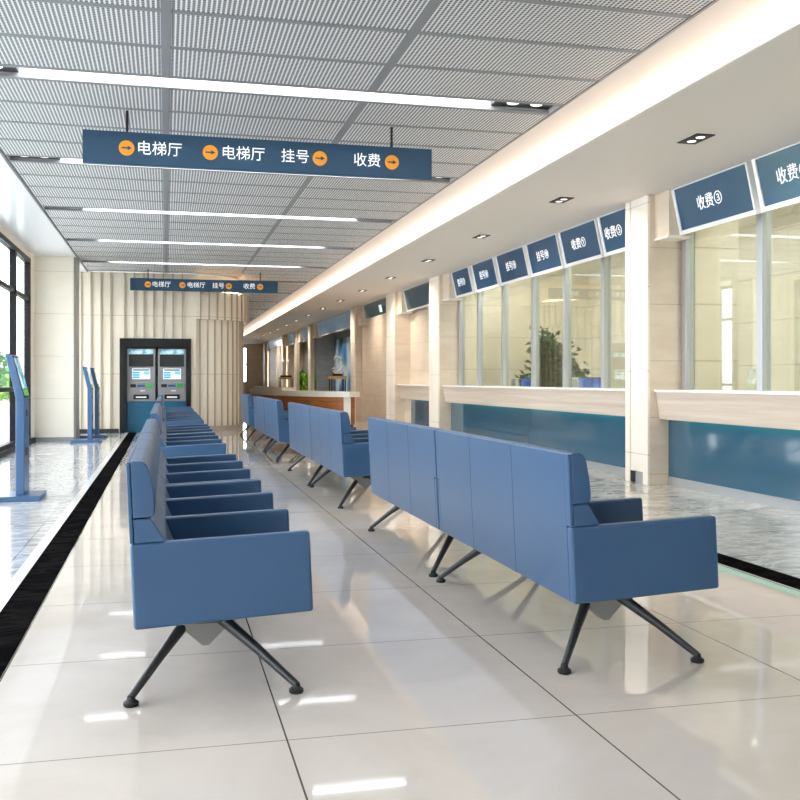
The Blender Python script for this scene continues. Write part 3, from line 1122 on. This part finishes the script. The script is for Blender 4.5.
box(b, 4.13 - 3.2, 4.30 - 3.2, 22.85 - 25.5, 23.4 - 25.5, 0, .74)
obj('end_panel', b, 'white', t)

# ------------------------------------------------------------------ pedestals with sculptures
def pedestal(loc, label, w, h):
    t = thing('pedestal_table', label, 'pedestal', loc, group='tall pedestals along the right wall')
    obj('top', box(BM(), -w, w, -w, w, h - .09, h, .006), 'woodlight', t)
    for sx in (-1, 1):
        for sy in (-1, 1):
            obj('leg', box(BM(), sx * (w - .04) - .015, sx * (w - .04) + .015, sy * (w - .04) - .015, sy * (w - .04) + .015, 0, h - .09), 'steel_dark', t)
    return t
Yp1, Yp2 = 29.2, 41.6
pedestal((5.08, Yp1, 0), 'tall pedestal with a wooden top before the blue wall art', .25, 1.27)
pedestal((5.0, Yp2, 0), 'tall pedestal with a wooden top, farther, under the pair of white forms', .30, 1.27)
t = thing('swirl_sculpture', 'white spiral sculpture on a black base before the blue wall art', 'sculpture', (5.08, Yp1, 1.27))
obj('base', box(BM(), -.14, .14, -.09, .09, 0, .07, .006), 'blackmat', t)
b = BM()
pts, rr = [], []
for k in range(40):
    a = -2.3 + k / 39 * 5.0
    r = .12 + .11 * (k / 39)
    pts.append((-.02 + r * math.cos(a) * .75, 0, .33 + r * math.sin(a) * 1.05)); rr.append(.035 - .012 * k / 39)
for k in range(1, 22):
    a = 2.7 + k / 21 * 3.6
    pts = [(-.14 + .09 * math.cos(2.7 + (22 - k) / 21 * 3.4), 0, .17 + .09 * math.sin(2.7 + (22 - k) / 21 * 3.4))] + pts if False else pts
tube(b, [(.0, 0, .07), (-.06, 0, .1), (-.13, 0, .16), (-.15, 0, .23), (-.10, 0, .25), (-.06, 0, .2), (-.05, 0, .14), (.03, 0, .12), (.12, 0, .2), (.17, 0, .34), (.14, 0, .5), (.04, 0, .6), (-.07, 0, .59), (-.11, 0, .5)],
     [.03, .035, .035, .03, .025, .025, .03, .034, .036, .036, .034, .03, .025, .015], 12)
o = obj('spiral', b, 'whitegloss', t, smooth=True)
o.rotation_euler = (0, 0, -.35)
t = thing('twin_sculpture', 'pair of slender white upright forms on a black base, far pedestal', 'sculpture', (5.0, Yp2, 1.27))
obj('base', box(BM(), -.24, .24, -.12, .12, 0, .08, .006), 'blackmat', t)
for x in (-.11, .11):
    b = BM()
    lathe(b, [(.04, .08), (.055, .18), (.045, .35), (.05, .5), (.075, .6), (.085, .66), (.06, .72), (.02, .74)], x, 0, 18)
    obj('upright_form', b, 'whitegloss', t, smooth=True)

# blue art on the recess back wall, hedge planter
art = obj('wall_art', box(BM(), 5.95, 5.995, 28.2, 34.9, .3, 2.6), 'art')
tag(art, 'tall blue abstract panel on the recess wall behind the swirl sculpture', 'wall art')
t = thing('hedge_planter', 'long planter of bright green hedge seen between two far white pilasters', 'planter', (5.55, 38.7, 0))
obj('trough', box(BM(), -.25, .25, -2.3, 2.3, 0, .62, .01), 'pot', t)
b = BM()
leaf_cloud(b, lambda: (random.uniform(-.16, .16), random.uniform(-2.2, 2.2), random.uniform(.6, 1.45)), 4200, .13, .05)
obj('hedge', b, 'leaflime', t)

# ------------------------------------------------------------------ outdoors, beyond the windows
slab('ground_outside', -40, -2.6, -10, 70, -.12, -.02, 'paving')
slab('ground_lawn', -40, -13, 34, 70, -.02, .0, 'grass')
for i, (x, y, r, h) in enumerate([(-8.5, 40, 1.7, 1.5), (-9.5, 50, 1.9, 2.0), (-8.2, 58, 1.6, 1.3), (-11, 64, 2.4, 3.0)]):
    t = thing('shrub', 'round green shrub outside the left windows, ' + ['nearest of them', 'second of them', 'third of them', 'tallest and farthest'][i], 'shrub', (x, y, 0), group='shrubs outside the windows')
    b = BM()
    for k in range(5):
        a = k * 1.26
        tube(b, [(0, 0, 0), (r * .5 * math.cos(a), r * .5 * math.sin(a), h * .7)], [.06, .02], 6)
    obj('stem', b, 'bark', t)
    b = BM()
    def f(r=r, h=h):
        while True:
            p = Vector((random.uniform(-1, 1), random.uniform(-1, 1), random.uniform(-1, 1)))
            if p.length < 1: return (p.x * r, p.y * r, h * .55 + p.z * h * .5)
    leaf_cloud(b, f, 900, .4, .14)
    obj('foliage', b, 'leaf' if i % 2 else 'leaflime', t)

# ------------------------------------------------------------------ daylight
W = bpy.data.worlds.new('sky')
S.world = W
W.use_nodes = True
bg = W.node_tree.nodes['Background']
bg.inputs[0].default_value = (.90, .95, 1, 1)
bg.inputs[1].default_value = 6.0
